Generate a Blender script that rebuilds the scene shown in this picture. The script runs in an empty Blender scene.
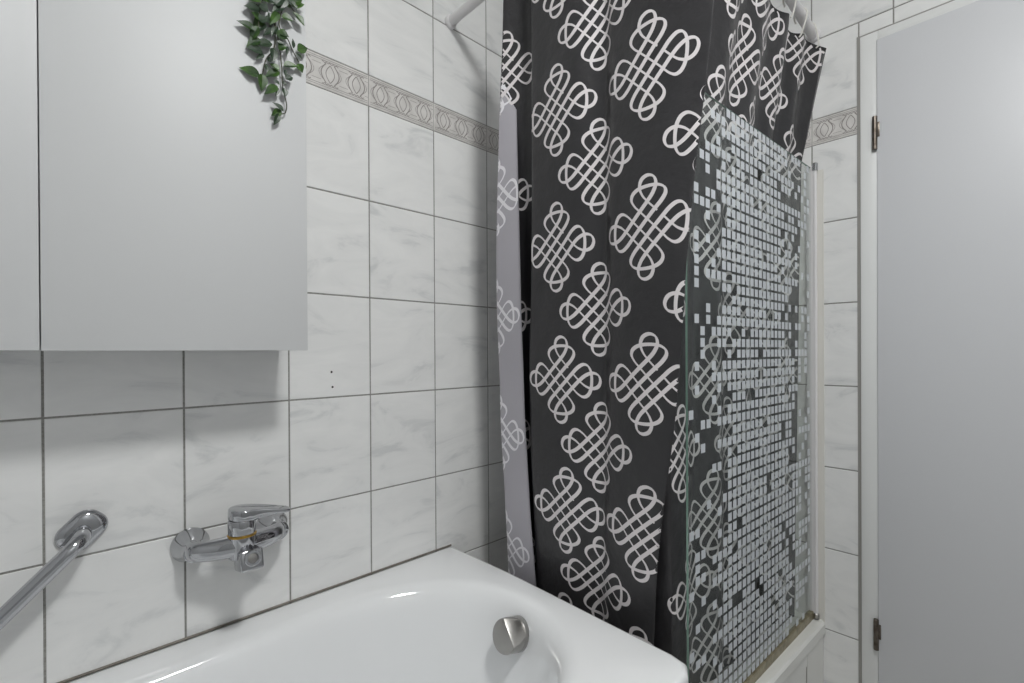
import bpy, bmesh, math, random, bisect
from mathutils import Vector, Matrix
C = bpy.context.scene.collection
rnd = random.Random(11)
PI = math.pi
SC = bpy.context.scene
SC.view_settings.view_transform = 'Standard'
SC.view_settings.look = 'None'
SC.view_settings.gamma = 1.0
SC.view_settings.use_curve_mapping = False
SC.view_settings.exposure = 0.0

# heights are measured from the tile joint the tap sits near; the floor is FLOOR
FLOOR, CEIL = -1.04, 1.50
XR = 1.7188            # face of the right wall (door wall); left wall face is y = 0
XL, YB = -1.00, -2.05  # the two walls behind the camera

# ------------------------------------------------------------------ materials
def lin(c):
    return tuple((x/255/12.92 if x/255 <= .04045 else ((x/255+.055)/1.055)**2.4) for x in c) + (1,)

def mat(name, rgb, rough=.5, metal=0.0, spec=.5, coat=0.0, bump=None, var=None):
    m = bpy.data.materials.new(name); m.use_nodes = True
    nt = m.node_tree; b = nt.nodes['Principled BSDF']
    b.inputs['Base Color'].default_value = lin(rgb)
    b.inputs['Roughness'].default_value = rough
    b.inputs['Metallic'].default_value = metal
    b.inputs['Specular IOR Level'].default_value = spec
    b.inputs['Coat Weight'].default_value = coat
    if bump or var:
        tc = nt.nodes.new('ShaderNodeTexCoord')
        n = nt.nodes.new('ShaderNodeTexNoise')
        n.inputs['Scale'].default_value = (bump or var)[0]; n.inputs['Detail'].default_value = 5
        nt.links.new(tc.outputs['Object'], n.inputs['Vector'])
        if bump:
            bp = nt.nodes.new('ShaderNodeBump')
            bp.inputs['Strength'].default_value = bump[1]; bp.inputs['Distance'].default_value = bump[2]
            nt.links.new(n.outputs['Fac'], bp.inputs['Height']); nt.links.new(bp.outputs['Normal'], b.inputs['Normal'])
        if var:
            r = nt.nodes.new('ShaderNodeValToRGB')
            r.color_ramp.elements[0].position = .35; r.color_ramp.elements[0].color = lin(var[1])
            r.color_ramp.elements[1].position = .65; r.color_ramp.elements[1].color = lin(rgb)
            nt.links.new(n.outputs['Fac'], r.inputs['Fac']); nt.links.new(r.outputs['Color'], b.inputs['Base Color'])
    return m

def tile_mat(name, base, vein):
    """glazed tile with a soft grey marble figure, different on every tile"""
    m = bpy.data.materials.new(name); m.use_nodes = True
    nt = m.node_tree; N = nt.nodes; L = nt.links; b = N['Principled BSDF']
    b.inputs['Roughness'].default_value = .17
    b.inputs['Specular IOR Level'].default_value = .42
    tc = N.new('ShaderNodeTexCoord'); geo = N.new('ShaderNodeNewGeometry')
    off = N.new('ShaderNodeVectorMath'); off.operation = 'MULTIPLY_ADD'
    cb = N.new('ShaderNodeCombineXYZ')
    for i in range(3): L.new(geo.outputs['Random Per Island'], cb.inputs[i])
    off.inputs[1].default_value = (37, 53, 71)
    L.new(cb.outputs[0], off.inputs[0]); L.new(tc.outputs['Object'], off.inputs[2])
    mp = N.new('ShaderNodeMapping'); mp.inputs['Rotation'].default_value = (.0, math.radians(24), math.radians(18))
    mp.inputs['Scale'].default_value = (5.0, 6, 13)
    L.new(off.outputs[0], mp.inputs['Vector'])
    n = N.new('ShaderNodeTexNoise'); n.inputs['Scale'].default_value = 1.0; n.inputs['Detail'].default_value = 6
    n.inputs['Roughness'].default_value = .58; n.inputs['Distortion'].default_value = 1.1
    L.new(mp.outputs[0], n.inputs['Vector'])
    r = N.new('ShaderNodeValToRGB'); cr = r.color_ramp
    cr.elements[0].position = .32; cr.elements[0].color = lin(vein)
    cr.elements[1].position = .62; cr.elements[1].color = lin(base)
    e = cr.elements.new(.43); e.color = lin(tuple((3*p+q)/4 for p, q in zip(base, vein)))
    L.new(n.outputs['Fac'], r.inputs['Fac']); L.new(r.outputs['Color'], b.inputs['Base Color'])
    return m

M = {}
M['tile'] = tile_mat('glazed_marbled_tile', (235, 235, 234), (213, 214, 214))
M['grout'] = mat('grey_grout', (154, 153, 149), .9, bump=(300, .3, .001), var=(40, (134, 132, 128)))
M['frieze'] = mat('frieze_glaze', (222, 219, 216), .25, var=(30, (205, 202, 199)))
M['frieze_line'] = mat('frieze_ornament', (140, 135, 132), .4)
M['hole'] = mat('drill_hole', (45, 42, 40), .9)
M['silicone'] = mat('grey_sealant', (150, 148, 144), .45)
M['silicone_dark'] = mat('aged_sealant', (138, 134, 126), .5, var=(18, (112, 107, 98)))
M['white_paint'] = mat('grey_room_paint', (196, 197, 198), .8)
M['ceiling'] = mat('ceiling_paint', (236, 236, 234), .9)
M['floor'] = mat('floor_stone', (190, 188, 186), .35, var=(9, (172, 171, 169)))
M['door_frame'] = mat('door_frame_lacquer', (228, 229, 228), .35)
M['door'] = mat('door_lacquer', (208, 209, 212), .40)
M['cabinet'] = mat('cabinet_laminate', (206, 207, 208), .5, bump=(420, .03, .0004))
M['cabinet_edge'] = mat('cabinet_edging', (206, 204, 198), .5)
M['enamel'] = mat('bath_enamel', (238, 239, 240), .09, spec=.55, coat=.3)
M['acrylic'] = mat('tray_acrylic', (226, 226, 222), .2)
M['chrome'] = mat('chrome', (184, 185, 188), .07, 1.0)
M['satin'] = mat('satin_chrome', (168, 166, 163), .3, 1.0)
M['brass'] = mat('brass_ring', (190, 152, 74), .3, 1.0)
M['black_gap'] = mat('dark_aerator', (40, 40, 40), .6)
M['hinge'] = mat('brushed_steel_hinge', (128, 120, 112), .32, 1.0, var=(60, (92, 84, 76)))
M['white_metal'] = mat('white_enamelled_rod', (224, 222, 223), .35)
M['white_plastic'] = mat('white_plastic', (222, 220, 214), .4)
M['cloth'] = mat('charcoal_polyester', (47, 46, 48), .40, spec=.5, bump=(17, .6, .010))
M['cloth_back'] = mat('curtain_reverse', (174, 171, 178), .6, bump=(38, .2, .004))
M['print'] = mat('curtain_print', (222, 217, 218), .55)
M['print_back'] = mat('curtain_print_reverse', (234, 232, 236), .6)
M['glass_edge'] = mat('green_glass_edge', (132, 160, 148), .12)
M['seal'] = mat('yellowed_seal', (150, 142, 118), .4, var=(50, (112, 104, 80)))
M['leaf'] = mat('leaf_green', (66, 100, 36), .4, var=(45, (28, 54, 22)))
M['leaf_dark'] = mat('leaf_dark_green', (34, 56, 30), .4, var=(45, (52, 68, 54)))
M['stem'] = mat('stem_brown', (64, 66, 48), .6)
M['pot'] = mat('pot_ceramic', (214, 212, 206), .4)
M['soil'] = mat('soil', (60, 48, 38), .95)

def glass_mat():
    m = bpy.data.materials.new('clear_glass'); m.use_nodes = True
    nt = m.node_tree; N = nt.nodes; L = nt.links; N.remove(N['Principled BSDF'])
    t = N.new('ShaderNodeBsdfTransparent'); t.inputs['Color'].default_value = (.93, .95, .94, 1)
    g = N.new('ShaderNodeBsdfGlossy'); g.inputs['Roughness'].default_value = .02
    # reflectance of plain glass, the same from both faces (Schlick)
    lw = N.new('ShaderNodeLayerWeight'); lw.inputs['Blend'].default_value = .5
    pw = N.new('ShaderNodeMath'); pw.operation = 'POWER'; pw.inputs[1].default_value = 5
    f = N.new('ShaderNodeMath'); f.operation = 'MULTIPLY_ADD'; f.inputs[1].default_value = .62; f.inputs[2].default_value = .025
    L.new(lw.outputs['Facing'], pw.inputs[0]); L.new(pw.outputs[0], f.inputs[0])
    x = N.new('ShaderNodeMixShader')
    L.new(f.outputs[0], x.inputs[0]); L.new(t.outputs[0], x.inputs[1]); L.new(g.outputs[0], x.inputs[2])
    L.new(x.outputs[0], N['Material Output'].inputs['Surface'])
    return m
M['glass'] = glass_mat()

def frost_mat():
    # ceramic frit: mostly opaque, a little of what hangs behind shows through
    m = bpy.data.materials.new('frosted_print'); m.use_nodes = True
    nt = m.node_tree; N = nt.nodes; L = nt.links; b = N['Principled BSDF']
    b.inputs['Base Color'].default_value = lin((214, 219, 224)); b.inputs['Roughness'].default_value = .35
    t = N.new('ShaderNodeBsdfTransparent'); x = N.new('ShaderNodeMixShader'); x.inputs[0].default_value = .18
    L.new(b.outputs[0], x.inputs[1]); L.new(t.outputs[0], x.inputs[2]); L.new(x.outputs[0], N['Material Output'].inputs['Surface'])
    return m
M['mosaic'] = frost_mat()

def lamp_mat():
    m = bpy.data.materials.new('lamp_diffuser'); m.use_nodes = True
    b = m.node_tree.nodes['Principled BSDF']
    b.inputs['Base Color'].default_value = (1, 1, 1, 1)
    b.inputs['Emission Color'].default_value = (.992, 1, .988, 1)
    b.inputs['Emission Strength'].default_value = LAMP
    return m

LAMP, LX, LY = 100.0, .42, -1.36     # strength and place of the ceiling lamp

# ------------------------------------------------------------------ mesh builder
class MB:
    def __init__(self): self.v = []; self.f = []; self.m = []; self.s = []
    def add(self, vs, fs, m=0, smooth=False):
        o = len(self.v); self.v += [tuple(p) for p in vs]
        for f in fs: self.f.append(tuple(i+o for i in f)); self.m.append(m); self.s.append(smooth)
    def box(self, lo, hi, m=0, bev=0.0, seg=2, mx=None):
        bm = bmesh.new(); bmesh.ops.create_cube(bm, size=1)
        for v in bm.verts: v.co = Vector([(lo[i]+hi[i])/2 + v.co[i]*(hi[i]-lo[i]) for i in range(3)])
        if bev: bmesh.ops.bevel(bm, geom=bm.edges[:], offset=bev, segments=seg, profile=.5, affect='EDGES')
        self.bm(bm, m, bev > 0, mx)
    def bm(self, bm, m=0, smooth=False, mx=None):
        if mx is not None: bm.transform(mx)
        bm.verts.index_update()
        self.add([v.co[:] for v in bm.verts], [[v.index for v in f.verts] for f in bm.faces], m, smooth); bm.free()
    def tube(self, pts, r, n=14, m=0, cap=True, flat=None):
        """sweep a circle (radius may vary; flat squashes it along a given axis) along pts"""
        pts = [Vector(p) for p in pts]; R = r if isinstance(r, (list, tuple)) else [r]*len(pts)
        t0 = (pts[1]-pts[0]).normalized()
        up = Vector((0, 0, 1)) if abs(t0.z) < .9 else Vector((1, 0, 0))
        vs = []
        for i, p in enumerate(pts):
            t = (pts[min(i+1, len(pts)-1)]-pts[max(i-1, 0)]).normalized()
            a = t.cross(up).normalized(); b = a.cross(t).normalized(); up = b
            ra = R[i] if not isinstance(R[i], tuple) else R[i][0]; rb = R[i] if not isinstance(R[i], tuple) else R[i][1]
            for k in range(n):
                w = 2*PI*k/n; vs.append(p + a*(math.cos(w)*ra) + b*(math.sin(w)*rb))
        fs = [(i*n+k, i*n+(k+1) % n, (i+1)*n+(k+1) % n, (i+1)*n+k) for i in range(len(pts)-1) for k in range(n)]
        if cap: fs += [tuple(range(n))[::-1], tuple((len(pts)-1)*n+k for k in range(n))]
        self.add(vs, fs, m, True)
    def lathe(self, prof, o, axis, n=40, m=0):
        """prof: list of (radius, distance along axis)"""
        o = Vector(o); ax = Vector(axis).normalized()
        a = ax.orthogonal().normalized(); b = ax.cross(a)
        vs = [o + ax*h + (a*math.cos(2*PI*k/n)+b*math.sin(2*PI*k/n))*max(r, 1e-5) for r, h in prof for k in range(n)]
        fs = [(i*n+k, i*n+(k+1) % n, (i+1)*n+(k+1) % n, (i+1)*n+k) for i in range(len(prof)-1) for k in range(n)]
        fs += [tuple(range(n))[::-1], tuple((len(prof)-1)*n+k for k in range(n))]
        self.add(vs, fs, m, True)
    def build(self, name, mats, parent=None, sharp=32):
        me = bpy.data.meshes.new(name); me.from_pydata(self.v, [], self.f)
        for k in (mats if isinstance(mats, (list, tuple)) else [mats]): me.materials.append(M[k])
        me.polygons.foreach_set('material_index', self.m); me.polygons.foreach_set('use_smooth', self.s)
        me.update()
        bm = bmesh.new(); bm.from_mesh(me); bmesh.ops.recalc_face_normals(bm, faces=bm.faces[:]) if self.fix else None
        bm.to_mesh(me); bm.free()
        if any(self.s) and sharp: me.set_sharp_from_angle(angle=math.radians(sharp))
        o = bpy.data.objects.new(name, me); C.objects.link(o)
        if parent is not None: o.parent = parent; o.matrix_parent_inverse = parent.matrix_world.inverted()
        return o
    fix = True

def tag(o, label, cat, group=None):
    o['label'] = label; o['category'] = cat
    if group: o['group'] = group
    return o
def root(name, loc, label, cat, group=None):
    o = bpy.data.objects.new(name, None); C.objects.link(o); o.location = loc; o.empty_display_size = .05
    o.matrix_world = Matrix.Translation(loc)
    return tag(o, label, cat, group)
def struct(o): o['kind'] = 'structure'; return o

def catmull(pts, n=10, closed=False):
    P = [Vector(p) for p in pts]; out = []
    N = len(P)
    for i in range(N if closed else N-1):
        if closed: a, b, c, d = P[(i-1) % N], P[i], P[(i+1) % N], P[(i+2) % N]
        else: a, b, c, d = P[max(i-1, 0)], P[i], P[i+1], P[min(i+2, N-1)]
        for k in range(n):
            t = k/n
            out.append(.5*((2*b)+(c-a)*t+(2*a-5*b+4*c-d)*t*t+(3*b-a-3*c+d)*t**3))
    if not closed: out.append(P[-1])
    return out

# ------------------------------------------------------------------ the room
JZ = [-.9976, -.7482, -.4988, -.2494, 0, .2494, .4988, .7436, .8225, 1.0673, 1.3167]   # horizontal joints; .7436-.8225 is the frieze
def tile(mb, fr, a0, a1, b0, b1, g=.0015, bev=.0011, dep=.0022, m=0):
    """one tile: chamfered face at out=0, sides down to the grout; fr(a, b, out) -> point"""
    a0 += g; a1 -= g; b0 += g; b1 -= g
    if a1-a0 < .004 or b1-b0 < .004: return
    vs = []
    for e, o in ((0, -dep), (0, -bev*.6), (bev, 0)):
        vs += [fr(a0+e, b0+e, o), fr(a1-e, b0+e, o), fr(a1-e, b1-e, o), fr(a0+e, b1-e, o)]
    fs = [(8, 9, 10, 11)]
    for r in (0, 4):
        for k in range(4): fs.append((r+k, r+(k+1) % 4, r+4+(k+1) % 4, r+4+k))
    mb.add(vs, fs, m)

def line(mb, fr, pts, w, m, out=.0004):
    """thin raised ornament line on a frieze tile"""
    P = [Vector(p) for p in pts]; vs = []
    for i, p in enumerate(P):
        t = (P[min(i+1, len(P)-1)]-P[max(i-1, 0)]).normalized(); q = Vector((-t.y, t.x))*w/2
        vs += [fr(p.x+q.x, p.y+q.y, out), fr(p.x-q.x, p.y-q.y, out)]
    mb.add(vs, [(2*i, 2*i+1, 2*i+3, 2*i+2) for i in range(len(P)-1)], m)

def frieze(mb, fr, A, B, a0, a1, b0, b1):
    """ornament of one border tile whose full width is A..B, cut to a0..a1"""
    def L(pts, w, m=3):
        seg = []
        for p in pts:
            if a0+.002 <= p[0] <= a1-.002: seg.append(p)
            elif len(seg) > 1: line(mb, fr, seg, w, m); seg = []
            else: seg = []
        if len(seg) > 1: line(mb, fr, seg, w, m)
    h = b1-b0
    dense = lambda p, q, n=24: [(p[0]+(q[0]-p[0])*i/n, p[1]+(q[1]-p[1])*i/n) for i in range(n+1)]
    for f, w in ((.075, .0010), (.135, .0012), (.925, .0010), (.865, .0014)): L(dense((A, b0+h*f), (B, b0+h*f), 60), w)
    cw = (B-A)/3; mid = b0+h*.5
    for k in range(3):
        c = A+cw*(k+.5)
        arc = lambda x0, dx, hh, n=12: [(x0+dx*math.sin(PI*i/n), mid+hh*h*(1-2*i/n)) for i in range(n+1)]
        L(arc(c, .0105, .27), .0020); L(arc(c, -.0105, .27), .0020)              # pointed oval
        L(arc(c-.010, -.012, .30), .0026); L(arc(c+.010, .012, .30), .0026)      # brackets round it
        L(arc(c-.0155, -.012, .22), .0012); L(arc(c+.0155, .012, .22), .0012)
        e = c+cw/2
        for s in (1, -1):                                                       # scrolls above and below
            yy = mid+s*h*.325
            L([(c-.020+.0021*i, yy+s*.0016*math.sin(i*1.55)) for i in range(20)], .0019)
            L(dense((e-.011, mid+s*h*.24), (e+.011, mid+s*h*.24), 8), .0011)

def tiled_wall(name, fr, cols, a_lo, a_hi, z_lo, z_hi, holes=(), fz=True, extra=None):
    mb = MB(); mb.fix = False
    cs = sorted([c for c in cols if a_lo < c < a_hi]+[a_lo, a_hi])
    zs = sorted([z for z in JZ if z_lo < z < z_hi]+[z_lo, z_hi])
    def rects(a0, a1, b0, b1):
        """take the hole (door opening) out of a tile"""
        for (ha0, ha1, hb0, hb1) in holes:
            if a1 <= ha0 or a0 >= ha1 or b1 <= hb0 or b0 >= hb1: continue
            out = []
            if a0 < ha0: out.append((a0, ha0, b0, b1))
            if a1 > ha1: out.append((ha1, a1, b0, b1))
            if b1 > hb1: out.append((max(a0, ha0), min(a1, ha1), hb1, b1))
            return out
        return [(a0, a1, b0, b1)]
    for i in range(len(cs)-1):
        for j in range(len(zs)-1):
            for (p, q, r, s) in rects(cs[i], cs[i+1], zs[j], zs[j+1]):
                isf = abs(zs[j]-.7436) < 1e-4
                tile(mb, fr, p, q, r, s, m=2 if isf else 0, g=.0008 if isf else .0018)
                if isf and fz:
                    A = max([c for c in cols if c <= p+1e-6] or [p]); frieze(mb, fr, A, A+.2, p, q, r, s)
    if extra: extra(mb, fr)
    # grout bed behind the tiles
    for (p, q, r, s) in ([(a_lo, a_hi, z_lo, z_hi)] if not holes else rects(a_lo, a_hi, z_lo, z_hi)):
        vs = [fr(p, r, -.0016), fr(q, r, -.0016), fr(q, s, -.0016), fr(p, s, -.0016),
              fr(p, r, -.09), fr(q, r, -.09), fr(q, s, -.09), fr(p, s, -.09)]
        mb.add(vs, [(0, 1, 2, 3), (7, 6, 5, 4), (0, 4, 5, 1), (1, 5, 6, 2), (2, 6, 7, 3), (3, 7, 4, 0)], 1)
    return struct(mb.build(name, ['tile', 'grout', 'frieze', 'frieze_line', 'hole'], sharp=0))

def plug_holes(mb, fr):
    for x, z in ((.4984, .0618), (.5006, .0252)):
        mb.add([fr(x+.0028*math.cos(2*PI*k/10), z+.0028*math.sin(2*PI*k/10), .0003) for k in range(10)], [tuple(range(10))], 4)
left_fr = lambda a, b, o: (a, -o, b)
right_fr = lambda a, b, o: (XR-o, -a, b)            # a = distance out from the left wall
tiled_wall('wall_left', left_fr, [.2*k for k in range(-6, 10)], XL, XR, FLOOR, CEIL, extra=plug_holes)
DY0, DY1, DZ = .8345, 1.72, 1.0225                   # door opening: edges (distance from left wall) and head
tiled_wall('wall_right', right_fr, [.1145+.2*k for k in range(0, 12)], 0, -YB, FLOOR, CEIL, holes=[(DY0, DY1, FLOOR-1, DZ)])
for nm, lo, hi, k in (('wall_back', (XL-.1, YB-.1, FLOOR), (XR+.09, YB, CEIL), 'white_paint'),
                      ('wall_end', (XL-.1, YB, FLOOR), (XL, .09, CEIL), 'white_paint'),
                      ('floor', (XL-.1, YB-.1, FLOOR-.1), (XR+.3, .1, FLOOR), 'floor'),
                      ('ceiling', (XL-.1, YB-.1, CEIL), (XR+.1, .1, CEIL+.1), 'ceiling')):
    mb = MB(); mb.box(lo, hi); struct(mb.build(nm, k))

# door with its frame
dr = bpy.data.objects.new('door_1', None); C.objects.link(dr); dr.location = (XR, -1.28, FLOOR); struct(dr)
dr.matrix_world = Matrix.Translation(dr.location)
mb = MB(); fw = .046
mb.box((XR-.006, -DY0-fw, FLOOR), (XR+.08, -DY0-.004, DZ-.004), bev=.0018)
mb.box((XR-.006, -DY1+.004, FLOOR), (XR+.08, -DY1+fw, DZ-.004), bev=.0018)
mb.box((XR-.006, -DY1+fw, DZ-fw+.010), (XR+.08, -DY0-fw, DZ-.004), bev=.0018)
mb.build('door_frame', 'door_frame', dr)
mb = MB(); mb.box((XR-.010, -DY1+fw-.010, FLOOR+.008), (XR+.03, -DY0-fw+.003, DZ-fw+.016), bev=.0022, seg=3)
mb.build('door_leaf', 'door', dr)
for z0, z1 in ((.6796, .7742), (-.7508, -.6622)):
    mb = MB(); y = -.8735; x = XR-.0125
    zm = (z0+z1)/2
    mb.lathe([(.0052, 0), (.0062, .001), (.0062, (z1-z0)*.5-.001), (.0054, (z1-z0)*.5-.0004), (.0054, (z1-z0)*.5+.0004), (.0062, (z1-z0)*.5+.001),
              (.0062, z1-z0-.001), (.0052, z1-z0)], (x, y, z0), (0, 0, 1), 18)
    mb.box((XR-.0125, y-.011, zm-.012), (XR-.0085, y-.002, zm+.030), bev=.001)
    mb.build('hinge', 'hinge', dr)
mb = MB()                                             # lever handle on the far side of the leaf
hy = -DY1+fw+.055
mb.lathe([(.024, 0), (.024, .006), (.021, .009)], (XR-.010, hy, 0), (-1, 0, 0), 28)
mb.tube(catmull([(XR-.012, hy, 0), (XR-.05, hy, 0), (XR-.056, hy+.012, 0), (XR-.056, hy+.05, 0), (XR-.056, hy+.115, 0)], 6), .009, 14)
mb.build('door_handle', 'satin', dr)
mb = MB()                                             # sealant bead between tile and frame
mb.box((XR-.0018, -DY0-.0035, FLOOR), (XR+.01, -DY0+.0045, DZ+.002))
mb.box((XR-.0012, -DY1, DZ-.0035), (XR+.01, -DY0+.003, DZ+.0015))
struct(mb.build('trim_1', 'silicone'))

# ------------------------------------------------------------------ ceiling lamp (out of the frame, the light of the room)
lr = root('ceiling_lamp', (LX, LY, CEIL), 'round flush white lamp on the ceiling in front of the bath', 'lamp')
mb = MB(); mb.lathe([(.17, 0), (.17, -.018), (.163, -.024), (.150, -.024), (.150, -.012), (.01, -.012)], (LX, LY, CEIL), (0, 0, 1), 48)
mb.build('housing', 'white_metal', lr)
M['lamp'] = lamp_mat()
mb = MB(); mb.lathe([(.149, -.014), (.149, -.030), (.142, -.042), (.11, -.056), (.06, -.064), (.002, -.066)], (LX, LY, CEIL), (0, 0, 1), 48)
mb.build('diffuser', 'lamp', lr)

# ------------------------------------------------------------------ wall cabinet
CX0, CX1, CY, CZ0, CZ1 = -.40, .3835, -.16, .1138, .86
cab = root('wall_cabinet', (0, 0, CZ0), 'white flat two-door wall cabinet hung above the bath and tap', 'cabinet')
mb = MB()
for lo, hi in (((CX0+.002, CY+.020, CZ0+.001), (CX0+.018, -.0005, CZ1)), ((CX1-.020, CY+.020, CZ0+.001), (CX1-.004, -.0005, CZ1)),
               ((CX0+.018, CY+.020, CZ0+.001), (CX1-.020, -.0005, CZ0+.017)), ((CX0+.018, CY+.020, CZ1-.016), (CX1-.020, -.0005, CZ1)),
               ((CX0+.018, -.006, CZ0+.017), (CX1-.020, -.0005, CZ1-.016)), ((-.006, CY+.021, CZ0+.017), (.008, -.006, CZ1-.016))):
    mb.box(lo, hi, bev=.0006)
mb.build('body', 'cabinet', cab)
for nm, x0, x1 in (('door', CX0, .0006), ('door', .0020, CX1)):
    mb = MB(); mb.box((x0, CY, CZ0-(0 if x0 > 0 else -.0008)), (x1, CY+.0185, CZ1), bev=.0011)
    d = mb.build(nm, 'cabinet', cab)
    mb = MB(); z = .36
    hx = x1-.012 if x0 < 0 else x0+.012
    mb.lathe([(.007, 0), (.007, .045)], (hx, CY+.022, z), (0, 0, 1), 12); mb.box((hx-.012, CY+.0186, z-.005), (hx+.012, CY+.021, z+.05))
    mb.build('hinge', 'satin', d)

# ------------------------------------------------------------------ bathtub
OUT_END = [(.8503, -.0012), (.8512, -.0067), (.8558, -.1018), (.8599, -.2374), (.8590, -.3605), (.8568, -.4757), (.8550, -.5665), (.8545, -.6405)]
def tub_outer(n=160):
    x0, y1 = -.86, -.7445
    pts = [Vector((x, y, 0)) for x, y in OUT_END]
    r = .035; cx, cy = .8540-r, y1+r
    pts += [Vector((cx+r*math.cos(a), cy+r*math.sin(a), 0)) for a in [-PI/2*k/8 for k in range(1, 9)]]
    pts += [Vector((cx-(cx-x0-.04)*k/40, y1, 0)) for k in range(1, 40)]
    pts += [Vector((x0+.035-.035*math.sin(a), y1+.035-.035*math.cos(a), 0)) for a in [PI/2*k/8 for k in range(0, 9)]]
    pts += [Vector((x0, y1+.05+(-.005-y1-.05)*k/20, 0)) for k in range(0, 21)]
    pts += [Vector((x0+(.8503-x0)*k/50, -.0012, 0)) for k in range(1, 50)]
    return resample(pts, n)
def resample(pts, n):
    P = pts+[pts[0]]; d = [0]
    for a, b in zip(P, P[1:]): d.append(d[-1]+(b-a).length)
    out = []; j = 0
    for i in range(n):
        t = d[-1]*i/n
        while d[j+1] < t: j += 1
        out.append(P[j].lerp(P[j+1], (t-d[j])/max(1e-9, d[j+1]-d[j])))
    return out
def basin(xa, xb, ya, yb, ra, rb, outer):
    """egg-cornered opening: xa far left end, xb right end, ya wall side, yb room side; matched to the outer loop by direction"""
    cx, cy = (xa+xb)/2, (ya+yb)/2
    def inside(x, y):
        r = rb if x > cx else ra
        qx = abs(x-cx)-((xb-xa)/2-r[0]); qy = abs(y-cy)-(abs(yb-ya)/2-r[1])
        if qx <= 0: return abs(y-cy) <= abs(yb-ya)/2
        if qy <= 0: return abs(x-cx) <= (xb-xa)/2
        return (qx/r[0])**2.15+(qy/r[1])**2.15 <= 1
    res = []
    for p in outer:
        # aim from a point on the long axis near this p so the loops keep their spacing
        ax = max(xa+.30, min(xb-.30, p.x)); d = Vector((p.x-ax, p.y-cy))
        lo, hi = 0, 1
        for _ in range(30):
            m = (lo+hi)/2
            if inside(ax+d.x*m, cy+d.y*m): lo = m
            else: hi = m
        res.append(Vector((ax+d.x*lo, cy+d.y*lo, 0)))
    return res
RIM = -.4605
tub = root('bathtub', (0, -.37, FLOOR), 'white enamelled bathtub along the left wall under the chrome tap', 'bathtub')
O = tub_outer()
mb = MB()
cen = Vector((0, -.37, 0))
def inset(L, d): return [Vector((p.x-(d if p.x > .5 else -d if p.x < -.5 else 0)*(1 if abs(p.x) > .79 else 0), p.y-(d if p.y > -.10 else -d if p.y < -.64 else 0), 0)) for p in L]
loops = []
def lp(L, z): loops.append([(p.x, p.y, z) for p in L])
lp(inset(O, .012), RIM-.045); lp(inset(O, .003), RIM-.045); lp(O, RIM-.040); lp(O, RIM-.012); lp(inset(O, .0014), RIM-.006); lp(inset(O, .0045), RIM-.0016); lp(inset(O, .010), RIM)
bs = [(-.76, .815, -.072, -.668, .0), (-.752, .806, -.080, -.660, -.0010), (-.744, .797, -.088, -.652, -.004), (-.736, .789, -.095, -.645, -.010), (-.727, .780, -.101, -.639, -.020), (-.716, .771, -.107, -.633, -.036),
      (-.70, .762, -.113, -.627, -.060), (-.66, .744, -.122, -.618, -.12), (-.61, .722, -.132, -.608, -.20), (-.55, .695, -.145, -.595, -.28), (-.52, .672, -.157, -.583, -.33),
      (-.47, .640, -.175, -.565, -.365), (-.40, .59, -.205, -.535, -.383), (-.2, .45, -.30, -.44, -.39)]
for k, (xa, xb, ya, yb, dz) in enumerate(bs):
    s = 1 if k < 9 else .85 if k < 12 else .6
    w = abs(ya-yb)/2
    lp(basin(xa, xb, ya, yb, (.22*s, w*.80), (.36*s, w*.97), O), RIM+dz)
n = len(O)
for i in range(len(loops)-1):
    pass
vs = [p for l in loops for p in l]
fs = [(i*n+k, i*n+(k+1) % n, (i+1)*n+(k+1) % n, (i+1)*n+k) for i in range(len(loops)-1) for k in range(n)]
fs.append(tuple((len(loops)-1)*n+k for k in range(n)))
mb.add(vs, fs, 0, True)
mb.build('basin', 'enamel', tub, sharp=55)
mb = MB()                                             # skirt panels under the rim
mb.box((-.845, -.731, FLOOR), (.842, -.712, RIM-.043), bev=.002); mb.box((.822, -.712, FLOOR), (.842, -.004, RIM-.043), bev=.002)
mb.build('apron', 'acrylic', tub)
# overflow knob: a round satin dial whose face is cut by a slanting plane
ok = Vector((.757, -.374, -.523)); ax = Vector((-1, -.05, .30)).normalized()
mb = MB(); mb.lathe([(.034, -.012), (.036, -.008), (.036, .008), (.034, .010)], ok, ax, 48)
plate = mb.build('overflow_plate', 'satin', tub)
bm = bmesh.new(); bmesh.ops.create_cone(bm, cap_ends=True, segments=64, radius1=.036, radius2=.035, depth=.032)
bmesh.ops.translate(bm, verts=bm.verts, vec=(0, 0, .016))
# slanting cut across the dial leaves the raised half-moon grip seen in its face
res = bmesh.ops.bisect_plane(bm, geom=bm.verts[:]+bm.edges[:]+bm.faces[:], plane_co=(.011, .010, .032), plane_no=(.64, .66, .50), clear_outer=True)
ed = [e for e in bm.edges if e.is_boundary]
bmesh.ops.contextual_create(bm, geom=ed)
e2 = [e for e in bm.edges if len(e.link_faces) == 2 and e.calc_face_angle(0) > .4]
bmesh.ops.bevel(bm, geom=e2, offset=.0016, segments=2, profile=.5, affect='EDGES')
zq = ax; xq = Vector((0, -1, 0)); xq = (xq-zq*xq.dot(zq)).normalized(); yq = zq.cross(xq)
mx = Matrix((( xq.x, yq.x, zq.x, 0), (xq.y, yq.y, zq.y, 0), (xq.z, yq.z, zq.z, 0), (0, 0, 0, 1)))
mb = MB(); mb.bm(bm, 0, True, Matrix.Translation(ok+ax*.0095) @ mx)
mb.build('overflow_knob', 'satin', tub)
mb = MB()                                             # sealant line where the rim meets the tiles
mb.tube([(-.86, -.0015, RIM+.0005), (.851, -.0015, RIM+.0003)], .0027, 8)
struct(mb.build('trim_2', 'silicone_dark'))
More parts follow.
